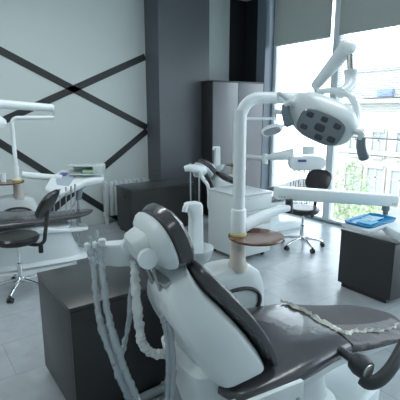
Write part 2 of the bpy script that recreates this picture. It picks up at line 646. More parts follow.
# radiator
t = thing('radiator', 'white ribbed radiator under the crossing black strips', 'radiator', (2.40, 5.84, 0))
bm = NB()
for k in range(9):
    x = .045 + k * .08
    bx(bm, x - .034, x + .034, -.045, .045, .125, .655, .016)
    bx(bm, x - .008, x + .008, -.052, -.045, .15, .63, .003)
obj('rib', bm, M_RADI, t)
bm = NB()
for z in (.17, .61):
    cyl(bm, (0.0, 0, z), (.73, 0, z), .022, seg=16)
    cyl(bm, (.73, 0, z), (.80, 0, z), .012, seg=12)
obj('pipe', bm, M_RADI, t)
bm = NB()
for x in (.045, .685):
    bx(bm, x - .02, x + .02, -.03, .03, 0, .125, .004)
    bx(bm, x - .02, x + .02, .04, .108, .55, .57)
obj('foot', bm, M_RADI, t)


def cabinet(name, label, x0, x1, y0, y1, z1, nd, grommet=False):
    t = thing(name, label, 'cabinet', (x0, y0, 0))
    w, d = x1 - x0, y1 - y0
    bm = NB(); bx(bm, .004, w - .004, .02, d - .004, .05, z1 - .022, .002); obj('body', bm, M_CAB, t)
    bm = NB(); bx(bm, 0, w, 0, d, z1 - .022, z1, .0025); obj('top_panel', bm, M_CABTOP, t)
    bm = NB(); bx(bm, .03, w - .03, .05, d - .03, 0, .05); obj('plinth', bm, M_CAB, t)
    for k in range(nd):
        a = .004 + (w - .008) * k / nd; c = .004 + (w - .008) * (k + 1) / nd
        bm = NB(); bx(bm, a + .0015, c - .0015, .002, .02, .055, z1 - .026, .002); obj('door', bm, M_CAB, t)
    if grommet:
        bm = NB(); cyl(bm, (.0045, .20, z1 - .13), (-.002, .20, z1 - .13), .022); obj('grommet', bm, M_DKHOLE, t)
    return t


cabinet('cabinet', 'low charcoal cabinet behind the wrapped hoses in the foreground', .612, 1.20, 2.01, 2.622, .70, 1)
cabinet('cabinet', 'low charcoal cabinet in front of the white radiator', 2.465, 3.50, 5.02, 5.512, .652, 1, True)
cabinet('cabinet', 'charcoal cabinet under the white delivery unit with the blue tray', 3.36, 3.95, 1.82, 2.372, .585, 1)

# white mobile drawer cabinet in the middle
t = thing('drawer_cabinet', 'white lacquered mobile cabinet on castors behind the brown glass shelf', 'cabinet', (2.965, 3.40, 0))
w, d, h = .50, .57, .783
bm = NB(); bx(bm, .0, w, 0.02, d, .055, h - .02, .006); obj('body', bm, M_LACQ, t)
bm = NB(); bx(bm, -.004, w + .004, -.004, d + .004, h - .02, h, .008, seg=3); obj('top_panel', bm, M_LACQ, t)
for k in range(4):
    z0 = .06 + k * .175
    bm = NB(); bx(bm, .004, w - .004, 0, .02, z0, z0 + .17, .004); dr = obj('drawer', bm, M_LACQ, t)
    bm = NB(); bx(bm, .12, w - .12, -.012, 0, z0 + .145, z0 + .158, .004); obj('handle', bm, M_LACQ, dr)
for x in (.06, w - .06):
    for y in (.07, d - .06):
        bm = NB(); cyl(bm, (x - .012, y, .024), (x + .012, y, .024), .024, seg=16); cyl(bm, (x, y, .03), (x, y, .057), .014, seg=10)
        obj('castor', bm, M_STOOL, t)

# ------------------------------------------------------------------ dental chairs
def cushion(bm, secs, nseg=28, e=3.2):
    """secs: (along, top z, half width, thickness) lofted along x"""
    rs = []
    for (a, zt, hw, th) in secs:
        rs.append([Vector((a, p, zt - th / 2 + q)) for p, q in se(nseg, hw, th / 2, e)])
    rings(bm, rs)


def interp(secs, n):
    """smooth a list of tuples along its length"""
    out = []
    m = len(secs)
    for i in range(m - 1):
        p0 = secs[max(i - 1, 0)]; p1 = secs[i]; p2 = secs[i + 1]; p3 = secs[min(i + 2, m - 1)]
        for k in range(n):
            t = k / n
            out.append(tuple(0.5 * (2 * b + (c - a) * t + (2 * a - 5 * b + 4 * c - d) * t * t + (3 * b - a - 3 * c + d) * t ** 3) for a, b, c, d in zip(p0, p1, p2, p3)))
    out.append(secs[-1])
    return out


def back_rings(secs, ang, nseg=32):
    """secs: (front a, front z, half width, depth front..back, back half width) stacked up the backrest"""
    rs = []
    for i, s in enumerate(secs):
        p = secs[max(i - 1, 0)]; q = secs[min(i + 1, len(secs) - 1)]
        t = Vector((q[0] - p[0], 0, q[1] - p[1])).normalized()
        n = Vector((t.z, 0, -t.x))
        o = Vector((s[0], 0, s[1]))
        off0, hw, th, bw = s[4], s[2], s[3], s[5]
        ring = []
        for k in range(nseg):
            a = 2 * PI * k / nseg
            c, si = math.cos(a), math.sin(a)
            y = math.copysign(abs(c) ** (2 / ang), c)
            f = math.copysign(abs(si) ** (2 / ang), si)      # +1 front, -1 back
            wv = bw + (hw - bw) * (f + 1) / 2
            ring.append(o + Vector((0, y * wv, 0)) + n * (-off0 - th / 2 + f * th / 2))
        rs.append(ring)
    return rs


def rot_back(bm, deg, piv=(0.05, 0, .50)):
    if deg:
        M = Matrix.Translation(piv) @ Matrix.Rotation(math.radians(-deg), 4, 'Y') @ Matrix.Translation(-Vector(piv))
        bmesh.ops.transform(bm, matrix=M, verts=bm.verts)


def dental_chair(label, loc, rz, recline=0.0, film=True, fg=True, leg_up=0.0, leg_w=1.0):
    def w2l(p):
        return Matrix.Rotation(-rz, 3, 'Z') @ (Vector(p) - Vector(loc))
    t = thing('dental_chair', label, 'dental chair', loc, rz, None)
    # floor plate and pedestal
    bm = NB()
    rings(bm, [[Vector((.55 + x * k, y * k, z)) for x, y in se(36, .52, .24, 3.5)] for k, z in ((1, 0), (1, .05), (.97, .075), (.85, .095))])
    obj('base', bm, M_WHITE, t)
    bm = NB()
    rings(bm, [[Vector((.42 + da + x * k, y * k, z)) for x, y in se(32, .20, .15, 4)] for k, z, da in ((1.25, .095, .03), (1.05, .13, .02), (1, .25, 0), (1, .38, -.02), (1.1, .43, -.04))])
    obj('pedestal', bm, M_WHITE, t)
    # housing of the backrest pivot
    bm = NB()
    rings(bm, [[Vector((da + x, y, z)) for x, y in se(32, hx, hy, 4)] for hx, hy, z, da in ((.17, .17, .095, .02), (.14, .17, .16, -.02), (.12, .18, .30, -.08), (.11, .20, .46, -.145), (.10, .215, .56, -.17), (.07, .19, .60, -.17))])
    obj('pivot_housing', bm, M_WHITE, t)
    # white pan under seat
    bm = NB()
    cushion(bm, interp([(-.06, .455, .15, .05), (-.02, .46, .26, .08), (.25, .465, .30, .09), (.55, .455, .25, .09), (.72, .43, .23, .08), (1.0, .37, .19, .05), (1.18, .345, .14, .04), (1.22, .34, .08, .03)], 4), e=3.5)
    obj('seat_pan', bm, M_WHITE, t)
    # seat and leg cushion; leg_up raises the foot end
    def lz(a):
        return max(0, a - .6) * leg_up
    bm = NB()
    cushion(bm, interp([(-.15, .49, .16, .04), (-.13, .515, .27, .075), (-.06, .535, .335, .10), (.10, .550, .350, .12), (.30, .556, .330, .12), (.48, .550, .300, .11), (.58, .543, .285, .10), (.64, .535, .278, .095)], 5), 40, e=3.2)
    s = obj('seat', bm, M_VINYL, t)
    bm = NB()
    cushion(bm, [(a, z + lz(a), w * (1 - (1 - leg_w) * min(1, (a - .63) * 6)), h) for a, z, w, h in interp([(.63, .533, .277, .09), (.75, .500, .270, .085), (.92, .458, .256, .070), (1.06, .433, .242, .062), (1.15, .420, .215, .055), (1.23, .408, .155, .045), (1.28, .400, .075, .03), (1.295, .397, .03, .02)], 5)], 40, e=3.2)
    obj('leg_rest', bm, M_VINYL2 if film else M_VINYL, t, 'matte charcoal leg cushion' if film else None)
    if film:
        # clear film pulled over seat and near side of the leg cushion, with a crumpled edge
        bm = NB()
        pts = [(.585, .255, .545), (.60, .17, .548), (.615, .06, .545), (.625, -.05, .544), (.635, -.15, .540), (.67, -.185, .528), (.75, -.17, .506), (.86, -.175, .478), (.98, -.175, .452), (1.10, -.165, .430), (1.19, -.14, .416)]
        P = smooth_path(pts, 6)
        rnd = random.Random(3)
        rs = []
        for i, p in enumerate(P):
            k = i / (len(P) - 1)
            w_ = (.038 if .25 < k < .55 else .018) * (1 - .3 * k) + rnd.uniform(-.014, .016)
            d = Vector((1, .25, -.25)).normalized() if k < .45 else Vector((.25, 1, -.05)).normalized()
            h = rnd.uniform(.002, .020)
            p = p + Vector((rnd.uniform(-.008, .008), rnd.uniform(-.008, .008), 0))
            rs.append([p - d * w_ * .5 + Vector((0, 0, -.006)), p + Vector((0, 0, h)), p + d * w_ * .5 + Vector((0, 0, h * .5)), p + d * w_ * rnd.uniform(.8, 1.6) + Vector((0, 0, -.010))])
        rings(bm, rs, cap=False, closed=False)
        obj('film_edge', bm, M_PAPER, t, 'crumpled pale edge of the plastic film', smooth=20)
        bm = NB()
        rs = []
        S_ = interp([(.62, .541, .283, .10), (.75, .506, .276, .09), (.92, .464, .262, .075), (1.06, .439, .248, .066), (1.15, .426, .221, .06), (1.22, .414, .165, .05)], 6)
        for (a, zt, hw, th) in S_:
            row = []
            for j in range(14):
                ang = math.radians(230 - 10 * j)     # from under the near side up to the top
                c_, s__ = math.cos(ang), math.sin(ang)
                yy = hw * math.copysign(abs(c_) ** (2 / 3.2), c_)
                zz = zt - th / 2 + th / 2 * math.copysign(abs(s__) ** (2 / 3.2), s__)
                wob = noise.noise(Vector((a * 16, j * .5, 0))) * .006
                row.append(Vector((a, yy - wob, zz + .002 + wob * .5)))
            rs.append(row)
        rings(bm, rs, cap=False, closed=False)
        obj('film', bm, M_FILMDARK, t, 'glossy plastic film over the near side of the leg cushion')
    # backrest: dark cushion on a thick white shell
    secs = [(.125, .545, .27, .035, 0, .27), (.122, .580, .305, .045, 0, .305), (.085, .685, .314, .060, 0, .314), (.012, .81, .299, .072, 0, .299), (-.068, .92, .262, .080, 0, .262), (-.138, 1.0, .212, .08, 0, .212), (-.185, 1.052, .160, .06, 0, .16), (-.205, 1.07, .10, .035, 0, .10)]
    bm = NB(); rings(bm, back_rings(interp(secs, 4), 4.0)); rot_back(bm, recline); obj('backrest_cushion', bm, M_VINYL, t)
    secs = [(.108, .535, .265, .215, .030, .25), (.112, .580, .304, .245, .040, .285), (.077, .685, .313, .255, .055, .285), (.006, .81, .298, .235, .068, .265), (-.072, .92, .261, .215, .076, .235), (-.141, .998, .212, .190, .076, .19), (-.189, 1.048, .162, .160, .058, .145), (-.209, 1.070, .11, .12, .040, .10)]
    bm = NB(); rings(bm, back_rings(interp(secs, 4), 5.0)); rot_back(bm, recline); obj('backrest_shell', bm, M_WHITE, t)
    # oval relief on the back of the shell
    # headrest
    hc = Vector((-.325, 0.012, 1.150))
    tl = Vector((-.36, 0, .933)).normalized()
    K = 1.20
    n = Vector((tl.z, 0, -tl.x))
    v = Vector((0, 1, 0))
    M = frame(hc, v, tl, n)
    def disc(secs_, e=2.5):
        return [[M @ Vector((x + ox, y + oy, zz * K)) for x, y in se(40, hw * K, hh * K, e)] for hw, hh, zz, ox, oy in secs_]
    bm = NB(); rings(bm, disc([(.135, .095, .0, 0, 0), (.150, .110, .010, 0, 0), (.157, .117, .03, 0, 0), (.155, .115, .05, 0, 0), (.140, .100, .064, 0, 0), (.09, .06, .070, 0, 0), (.03, .02, .0715, 0, 0)])); rot_back(bm, recline)
    obj('headrest_cushion', bm, M_VINYL, t)
    bm = NB(); rings(bm, disc([(.140, .102, .0, 0, 0), (.147, .108, -.010, 0, 0), (.143, .104, -.024, 0, 0), (.125, .090, -.042, 0, 0), (.085, .065, -.056, 0, 0), (.03, .02, -.060, 0, 0)])); rot_back(bm, recline)
    hs = obj('headrest_shell', bm, M_WHITE, t)
    bm = NB()
    rings(bm, disc([(.080, .066, -.045, 0, .005), (.075, .060, -.07, 0.005, .008), (.066, .052, -.095, .01, .012), (.050, .040, -.106, .012, .014)], 4)); rot_back(bm, recline)
    obj('hinge_housing', bm, M_WHITE, hs)
    for y, h0 in ((.095, 1), (-.085, 0)):
        bm = NB()
        p = M @ Vector((y, -.01, -.085 * K)); q = M @ Vector((y * 1.32, -.01, -.085 * K))
        P0 = p; P1 = q
        cyl(bm, P0, P0 + (P1 - P0) * .85, .042, .042, 28); cyl(bm, P0 + (P1 - P0) * .85, P1, .042, .030, 28)
        rot_back(bm, recline); obj('knob', bm, M_WHITE2, hs)
    bm = NB()
    for y in (-.045, .045):
        p0 = M @ Vector((y, -.06, -.085)); p1 = M @ Vector((y, -.20, -.095))
        tube(bm, [p0, p0.lerp(p1, .5), p1], .009, 8)
    p0 = M @ Vector((0, -.165, -.07))
    bx(bm, -.10, .06, -.012, .012, -.02, .02, .005, frame(p0, v, tl, n))
    rot_back(bm, recline); obj('headrest_bracket', bm, M_STEEL, t)
    if fg:
        # folded-down armrest with rubber grip on near side
        h0, h1 = w2l(at(352, 359, 2.05)), w2l(at(368.5, 371, 1.97))
        ax = (h1 - h0).normalized()
        bm = NB(); cyl(bm, h0 - ax * .08, h0 + ax * .02, .022, seg=16); obj('armrest_pivot', bm, M_RUBBER, t)
        e1_ = ax.cross(Vector((0, 0, 1))).normalized(); e2_ = e1_.cross(ax)
        Mh = frame(h0, e1_, e2_, ax)
        Lh = (h1 - h0).length
        bm = NB()
        rings(bm, [[Mh @ Vector((x, y, z * Lh)) for x, y in se(32, r_, r_, 2)] for r_, z in ((.026, 0.0), (.044, .12), (.054, .45), (.052, .8), (.043, .97), (.034, 1.0))])
        a_ = obj('armrest_hub', bm, M_RUBBER, t)
        bm = NB()
        rings(bm, [[Mh @ Vector((x, y, z)) for x, y in se(28, r_, r_, 2)] for r_, z in ((.034, Lh), (.033, Lh + .005), (.02, Lh + .007))]); obj('hub_cap', bm, M_STEEL, a_)
        bm = NB()
        tube(bm, smooth_path([w2l(at(*q)) for q in ((362, 378, 2.0), (368, 382.5, 1.98), (377, 381, 1.98), (387, 373, 2.0), (396, 360, 2.04), (404, 345, 2.10), (414, 332, 2.18))], 6), .036, 16, flat=.8); obj('armrest', bm, M_RUBBER, t)
        # white side plate beside the seat hinge
        bm = NB(); bx(bm, -.36, .018, -.565, -.545, .50, .692, .003); sp = obj('side_plate', bm, M_LACQ, t)
        bm = NB(); bx(bm, -.20, -.12, -.545, -.30, .44, .49, .003); bx(bm, -.20, -.12, -.5449, -.535, .44, .56, .003); obj('side_bracket', bm, M_LACQ, t)
        bm = NB(); cyl(bm, (-.012, -.565, .625), (-.012, -.571, .625), .008, seg=16); obj('screw', bm, M_STEEL, sp)
    return t


RZ = math.radians(-7)
FG = Vector((1.20, 1.485, 0))
chair_fg = dental_chair('large dark dental chair in plastic film with round headrest in the foreground', FG, RZ)
LC = Vector((.425, 4.645, 0))
chair_l = dental_chair('dark dental chair reaching in at the left edge behind the black stool', LC, RZ, 18, False, False, .17, .6)
for _c in chair_l.children:
    if _c.name.split('.')[0] not in ('base', 'pedestal', 'pivot_housing'):
        _c.location.z = .085
    if _c.name.startswith('pedestal'):
        _c.scale = (2.2, 1.25, 1.12)
        _c.location.x = -.30
MC = Vector((3.80, 4.36, 0))
chair_m = dental_chair('distant reclined dental chair behind the white mobile cabinet', MC, RZ, 24, False, False, .40)


def loc2w(o, p):
    return Vector(o) + Matrix.Rotation(RZ, 3, 'Z') @ Vector(p)


# ------------------------------------------------------------------ water units with posts
def water_unit(label, o, a, bq, post_h, disc_off, cup=False, spout=True, disc_z=.955, thin=1.0):
    """housing beside the chair, with spittoon, lamp post and round glass shelf"""
    t = thing('water_unit', label, 'dental unit', loc2w(o, (a, bq, 0)), RZ)
    bm = NB()
    prof = [(1.0, .10), (1.0, .42), (1.0, .54), (.96, .62), (.84, .70), (.62, .745), (.35, .762)]
    rings(bm, [[Vector((-.06 + x * k, .06 + y * (k * .5 + .5), z)) for x, y in se(36, .27, .125, 4)] for k, z in prof])
    bx(bm, -.26, .12, 0.0, .13, 0, .11, .01)
    h = obj('housing', bm, M_WHITE, t)
    bm = NB()
    pts = [(-.04 + x, -.066, .54 + y) for x, y in se(40, .17, .10, 2.2)]
    pts.append(pts[0])
    tube(bm, pts, .012, 8); obj('oval_ring', bm, M_RUBBER, h)
    bm = NB(); lathe(bm, [(.062, .735), (.062, .775), (.049, .795), (.048, .87), (.0465, .872), (.0465, .876), (.048, .878), (.048, disc_z - .008)], seg=32)
    obj('post_base', bm, M_CREAM, t)
    bm = NB(); lathe(bm, [(.165, disc_z - .008), (.168, disc_z - .004), (.168, disc_z + .002), (.165, disc_z + .006)], disc_off[0], disc_off[1], 48); obj('glass_shelf', bm, M_BROWN, t)
    bm = NB(); lathe(bm, [(.05, disc_z + .006), (.052, disc_z + .012), (.050, disc_z + .022), (.042, disc_z + .026)], seg=32); obj('collar', bm, M_YELLOW, t)
    bm = NB(); lathe(bm, [(.046 * thin, disc_z + .026), (.0465 * thin, disc_z + .16), (.044 * thin, disc_z + .165), (.0375 * thin, disc_z + .17)], seg=32); obj('sleeve', bm, M_WHITE2, t)
    bm = NB(); lathe(bm, [(.037 * thin, disc_z + .17), (.036 * thin, post_h * .80), (.0375 * thin, post_h * .80 + .001), (.0375 * thin, post_h * .80 + .012), (.036 * thin, post_h * .80 + .014), (.035 * thin, post_h)], seg=32); obj('post', bm, M_WHITE2, t)
    if spout:
        sx, sy = -.29, .01
        bm = NB()
        lathe(bm, [(.03, .80), (.05, .82), (.085, .86), (.105, .91), (.108, .925), (.100, .925), (.07, .875), (.02, .86)], sx, sy, 36)
        obj('spittoon_bowl', bm, M_WHITE, t)
        bm = NB(); lathe(bm, [(.06, .64), (.055, .72), (.035, .80)], sx, sy, 24); obj('bowl_stand', bm, M_WHITE, t)
        bm = NB()
        Ms = Matrix.Translation((sx + .02, sy + .03, 0))
        rings(bm, [[Ms @ Vector((x + ox, y, z)) for x, y in se(24, hw, hd, 4)] for hw, hd, z, ox in ((.045, .03, .86, 0), (.042, .03, 1.0, 0), (.040, .028, 1.10, 0), (.044, .030, 1.14, -.004), (.052, .032, 1.165, -.014), (.050, .030, 1.18, -.020), (.034, .020, 1.188, -.024))])
        obj('cup_filler', bm, M_WHITE2, t)
        bm = NB()
        tube(bm, smooth_path([(sx - .02, sy + .02, 1.165), (sx - .05, sy + .015, 1.17), (sx - .062, sy + .01, 1.14)], 4), .015, 10)
        obj('cup_spout', bm, M_WHITE2, t)
    if cup:
        pass
    return t


Rm = Matrix.Rotation(RZ, 3, 'Z')
FGP = loc2w(FG, (.362, .414, 0))
unit_fg = water_unit('white dental water unit with tall lamp post and round brown glass shelf', FG, .362, .414, 1.70, (.085, -.065))
LP = (.566, .34)
LPP = loc2w(LC, (LP[0], LP[1], 0))
unit_l = water_unit('white dental water unit with lamp post at the left edge behind the stool', LC, LP[0], LP[1], 1.50, (-.10, -.03), disc_z=.93, thin=.6)
MPP = loc2w(MC, (.18, .42, 0))
_D = 5.25
bm = NB()
_w = lambda q: Matrix.Rotation(-RZ, 3, 'Z') @ (at(*q) - MC)
tube(bm, smooth_path([_w(q) for q in ((200, 171, _D), (202, 178, _D), (207.5, 185, _D), (209, 195, _D), (209, 206, _D), (212, 211, _D), (220, 212, _D))], 5), .022, 10); obj('support_tube', bm, M_WHITE, chair_m)
bm = NB()
tube(bm, smooth_path([_w(q) for q in ((205, 173, _D + .1), (211, 184, _D + .1), (213, 197, _D + .1), (213, 215, _D + .1))], 5), .030, 10); obj('support_pad', bm, M_STOOL, chair_m)
bm = NB()
tube(bm, smooth_path([_w(q) for q in ((184.5, 169, _D - .05), (190, 168, _D - .05), (197, 169.5, _D), (204, 171, _D + .1))], 5), lambda k: .036 + .03 * k, 12, flat=.8); obj('holder_arm', bm, M_WHITE, chair_m)
for _x, _y in ((190.5, 206), (199, 212)):
    bm = NB()
    tube(bm, smooth_path([_w((_x, 163 if _x < 195 else 171, _D - .05)), _w((_x, 185, _D - .05)), _w((_x + .3, _y, _D))], 5), .009, 8); obj('hose', bm, M_HOSE, chair_m)
unit_m = water_unit('distant white dental water unit with lamp post behind the mobile cabinet', MC, .18, .42, 1.52, (.03, -.03), disc_z=.91, thin=.6)

# little white cup on the left shelf
cp = loc2w(LC, (LP[0] - .14, LP[1] - .03, .937))
bm = NB(); lathe(bm, [(.026, 0), (.030, .08), (.033, .095), (.029, .095), (.022, .01)], seg=20)
o = obj('cup', bm, M_WHITE2); o.location = cp
tag(o, 'small white cup standing on the round shelf at the left edge', 'cup')


# ------------------------------------------------------------------ operating lamps
def lamp_arm_parts(t, base, pts_h, pin_top, spring, r=.030):
    pass


# foreground lamp: post bends into a horizontal arm, pin, sprung arm, drop pin, elbow, yoke, head
t = thing('operating_lamp', 'white dental operating lamp with multi-lens head hanging over the foreground chair', 'lamp', (FGP.x, FGP.y, 1.70))
W = lambda p: Vector(p) - Vector((FGP.x, FGP.y, 1.70))
armend = at(317, 98.5, 2.62)
d = (armend - Vector((FGP.x, FGP.y, armend.z))).normalized()
z2 = armend.z
pth = [Vector((FGP.x, FGP.y, 1.702)), Vector((FGP.x, FGP.y, z2 - .13))]
for k in range(1, 9):
    a = k / 8 * PI / 2
    pth.append(Vector((FGP.x, FGP.y, z2 - .13)) + d * (.13 * (1 - math.cos(a))) + Vector((0, 0, .13 * math.sin(a))))
pth.append(armend)
# the curved arm starts inside the post's own radius
bm = NB(); tube(bm, [W(p) for p in pth], .034, 18); obj('swing_arm', bm, M_WHITE2, t)
bm = NB(); e0 = W(armend); cyl(bm, e0 + Vector((0, 0, -.045)), e0 + Vector((0, 0, .04)), .042, seg=24); obj('arm_joint', bm, M_WHITE2, t)
sa0 = W(at(315.5, 86, 2.60)); sa1 = W(at(346.5, 48.5, 2.28))
bm = NB(); cyl(bm, e0 + Vector((0, 0, .035)), sa0, .016, seg=16); obj('joint_pin', bm, M_STEEL, t)
bm = NB()
dd = (sa1 - sa0)
tube(bm, [sa0 - dd * .03, sa0 - dd * .015, sa0, sa0 + dd * .1, sa0 + dd * .5, sa0 + dd * .85, sa1, sa1 + dd * .05, sa1 + dd * .09, sa1 + dd * .115], lambda k: (.016, .026, .030, .032, .037, .042, .046, .046, .040, .020)[min(9, int(round(k * 9)))], 20)
obj('spring_arm', bm, M_WHITE2, t)
p0 = W(at(350, 54, 2.27)); p1 = W(at(350.5, 73, 2.27))
bm = NB(); cyl(bm, p0, p1, .017, seg=16); obj('drop_pin', bm, M_STEEL, t)
bm = NB()
q = [W(at(350.8, 70, 2.27)), W(at(350.8, 78, 2.27)), W(at(349.5, 85, 2.25)), W(at(345, 90.5, 2.22)), W(at(340, 93, 2.20))]
tube(bm, smooth_path(q, 5), lambda k: .034 - .004 * k + (.003 if k < .12 else 0), 20); obj('elbow', bm, M_WHITE2, t)
# lamp head
hc = at(320.5, 127, 2.08)
fd = (Vector((-.80, -.36, -.50))).normalized()          # where the lenses look
side = Vector((0.80, -.60, 0))
side = (side - fd * side.dot(fd)).normalized()
tilt = Matrix.Rotation(math.radians(-12), 3, fd)
side = tilt @ side
upv = side.cross(fd) * -1
if upv.z < 0:
    upv = -upv
MH = frame(W(hc), side, upv, fd)
hd = [(.05, .03, -.140, .0, .040), (.11, .055, -.132, -.004, .036), (.150, .075, -.108, -.010, .028), (.172, .090, -.075, -.016, .020), (.176, .097, -.048, -.014, .010), (.164, .098, -.025, -.008, .005), (.140, .096, -.008, -.002, .002), (.126, .093, 0, 0, 0), (.120, .089, .004, 0, 0)]
bm = NB(); rings(bm, [[MH @ Vector((x + ox, y + oy, z)) for x, y in se(48, a, c, 2.9)] for a, c, z, ox, oy in hd]); hd_o = obj('lamp_head', bm, M_WHITE2, t)
bm = NB(); rings(bm, [[MH @ Vector((x, y, z)) for x, y in se(44, a, c, 3.4)] for a, c, z in ((.116, .085, .003), (.112, .081, .008), (.06, .04, .010), (.02, .01, .0105))]); obj('lens_cover', bm, M_LENS, hd_o)
for (x, y, rr) in ((-.072, .048, .018), (0, .055, .017), (.070, .048, .018), (-.074, -.030, .018), (.014, -.052, .020), (.074, -.036, .021), (-.002, .002, .026)):
    bm = NB()
    rings(bm, [[MH @ Vector((x + p, y + q_, z)) for p, q_ in se(20, k * rr, k * rr * .85, 3.5)] for k, z in ((1, .009), (1, .012), (.8, .013))])
    r_o = obj('reflector', bm, M_LENSDARK, hd_o)
# side wings and hanging grips
for s in (-1, 1):
    bm = NB()
    sx_ = .150 if s < 0 else .150
    pts = [MH @ Vector((s * sx_, .030, -.035)), MH @ Vector((s * (sx_ + .035), .045, -.025)), MH @ Vector((s * (sx_ + .05), .022, -.01))]
    tube(bm, smooth_path(pts, 4), .015, 12, flat=1.4)
    obj('grip_mount', bm, M_WHITE2, hd_o)
    bm = NB()
    g0 = pts[-1]
    dn = Vector((0, 0, -1))
    out = Vector((.813, -.582, 0)) * (.022)
    gp = smooth_path([g0 - dn * .01, g0 + dn * .03 + out * .1, g0 + dn * .065 + out * .5, g0 + dn * .098 + out * 1.2], 4)
    tube(bm, gp, lambda k: .017 + .004 * k - (.006 if k > .93 else 0), 14, flat=1.3)
    obj('grip', bm, M_GREYPL, hd_o)
bm = NB(); tube(bm, smooth_path([MH @ Vector((-.195, .045, -.03)), MH @ Vector((-.235, .058, -.03)), MH @ Vector((-.262, .06, -.03))], 3), .012, 10); cyl(bm, MH @ Vector((-.262, .06, -.03)), MH @ Vector((-.262, .06, -.03)) + Vector((0, 0, -.05)), .006, seg=10); obj('shield_pin', bm, M_WHITE2, hd_o)
# yoke ring around the back of the head
bm = NB()
yp = [at(*q) for q in ((318, 92, 2.28), (330, 90.5, 2.24), (342, 92, 2.20), (351, 97, 2.17), (356, 106, 2.15), (356.5, 117, 2.13), (353, 127, 2.10), (346, 134, 2.08))]
tube(bm, smooth_path([W(q) for q in yp], 5), .016, 12, flat=1.5); obj('yoke', bm, M_WHITE2, t)

# left lamp: short arm, pin and a sprung arm folding back to the left edge
t = thing('operating_lamp', 'white operating lamp arm folded back at the left edge before the grey wall', 'lamp', (LPP.x, LPP.y, 1.50))
W = lambda p: Vector(p) - Vector((LPP.x, LPP.y, 1.50))
dl = LPP.dot(_F) - EYE * 0
def dep_of(p): return (Vector(p) - Vector((0, 0, EYE))).dot(_F)
DL = dep_of((LPP.x, LPP.y, 1.5))
e1 = at(54, 117.5, DL + .12)
pth = smooth_path([(LPP.x, LPP.y, 1.502), (LPP.x, LPP.y, e1.z - .06)], 1)
d = (e1 - Vector((LPP.x, LPP.y, e1.z))).normalized()
for k in range(1, 6):
    a = k / 5 * PI / 2
    pth.append(Vector((LPP.x, LPP.y, e1.z - .06)) + d * (.06 * (1 - math.cos(a))) + Vector((0, 0, .06 * math.sin(a))))
pth.append(e1)
bm = NB(); tube(bm, [W(p) for p in pth], .020, 14); obj('swing_arm', bm, M_WHITE2, t)
e2 = at(53, 108, DL + .12)
bm = NB(); cyl(bm, W(e1) + Vector((0, 0, .024)), W(e2), .014, seg=12); obj('joint_pin', bm, M_STEEL, t)
e3 = at(-8, 103.5, DL - .15)
bm = NB(); tube(bm, [W(e2) + (W(e2) - W(e3)) * .02, W(e2), W(e2).lerp(W(e3), .5), W(e3)], lambda k: .036 + .014 * k - (.010 if k < .1 else 0), 16); obj('spring_arm', bm, M_WHITE2, t)
h3 = at(-10, 122, DL - .16)
bm = NB(); cyl(bm, W(e3) + Vector((0, 0, -.05)), W(h3) + Vector((0, 0, .06)), .016, seg=12); obj('drop_pin', bm, M_STEEL, t)
bm = NB()
rings(bm, [[W(h3) + Vector((x * k, y * k, z)) for x, y in se(32, .16, .10, 2.6)] for k, z in ((.3, .075), (.7, .06), (.95, .02), (1, -.02), (.85, -.06))]); obj('lamp_head', bm, M_WHITE2, t)

# distant lamp
t = thing('operating_lamp', 'distant white operating lamp folded beside the tall wardrobe', 'lamp', (MPP.x, MPP.y, 1.52))
W = lambda p: Vector(p) - Vector((MPP.x, MPP.y, 1.52))
DM = dep_of((MPP.x, MPP.y, 1.5))
e1 = at(276, 118.5, DM + .05)
d = (e1 - Vector((MPP.x, MPP.y, e1.z))).normalized()
pth = [Vector((MPP.x, MPP.y, 1.522)), Vector((MPP.x, MPP.y, e1.z - .05))]
for k in range(1, 6):
    a = k / 5 * PI / 2
    pth.append(Vector((MPP.x, MPP.y, e1.z - .05)) + d * (.05 * (1 - math.cos(a))) + Vector((0, 0, .05 * math.sin(a))))
pth.append(e1)
bm = NB(); tube(bm, [W(p) for p in pth], .020, 12); obj('swing_arm', bm, M_WHITE2, t)
e2 = at(275, 111.5, DM + .05)
bm = NB(); cyl(bm, W(e1) + Vector((0, 0, .02)), W(e2), .016, seg=12); obj('joint_pin', bm, M_STEEL, t)
e3 = at(294, 114, DM - .25)
bm = NB(); tube(bm, [W(e2), W(e2).lerp(W(e3), .5), W(e3)], .034, 12); obj('spring_arm', bm, M_WHITE2, t)
h3 = at(272, 130, DM - .35)
h2 = at(283, 126, DM - .3)
bm = NB(); tube(bm, smooth_path([W(e3), W(at(292, 119, DM - .27)), W(h2), W(h3)], 4), .022, 12); obj('yoke', bm, M_WHITE2, t)
bm = NB()
Mm = frame(W(h3), (.75, -.55, .25), (.1, .5, .8), (-.6, -.6, -.45))
rings(bm, [[Mm @ Vector((x * k, y * k, z)) for x, y in se(28, .15, .07, 2.6)] for k, z in ((.3, -.07), (.8, -.055), (1, -.01), (.9, .03), (.84, .036))]); hd_o = obj('lamp_head', bm, M_WHITE2, t)
bm = NB()
rings(bm, [[Mm @ Vector((x * k, y * k, z)) for x, y in se(28, .12, .052, 2.6)] for k, z in ((1, .036), (.97, .041), (.3, .042))]); obj('lens_cover', bm, M_LENS, hd_o)

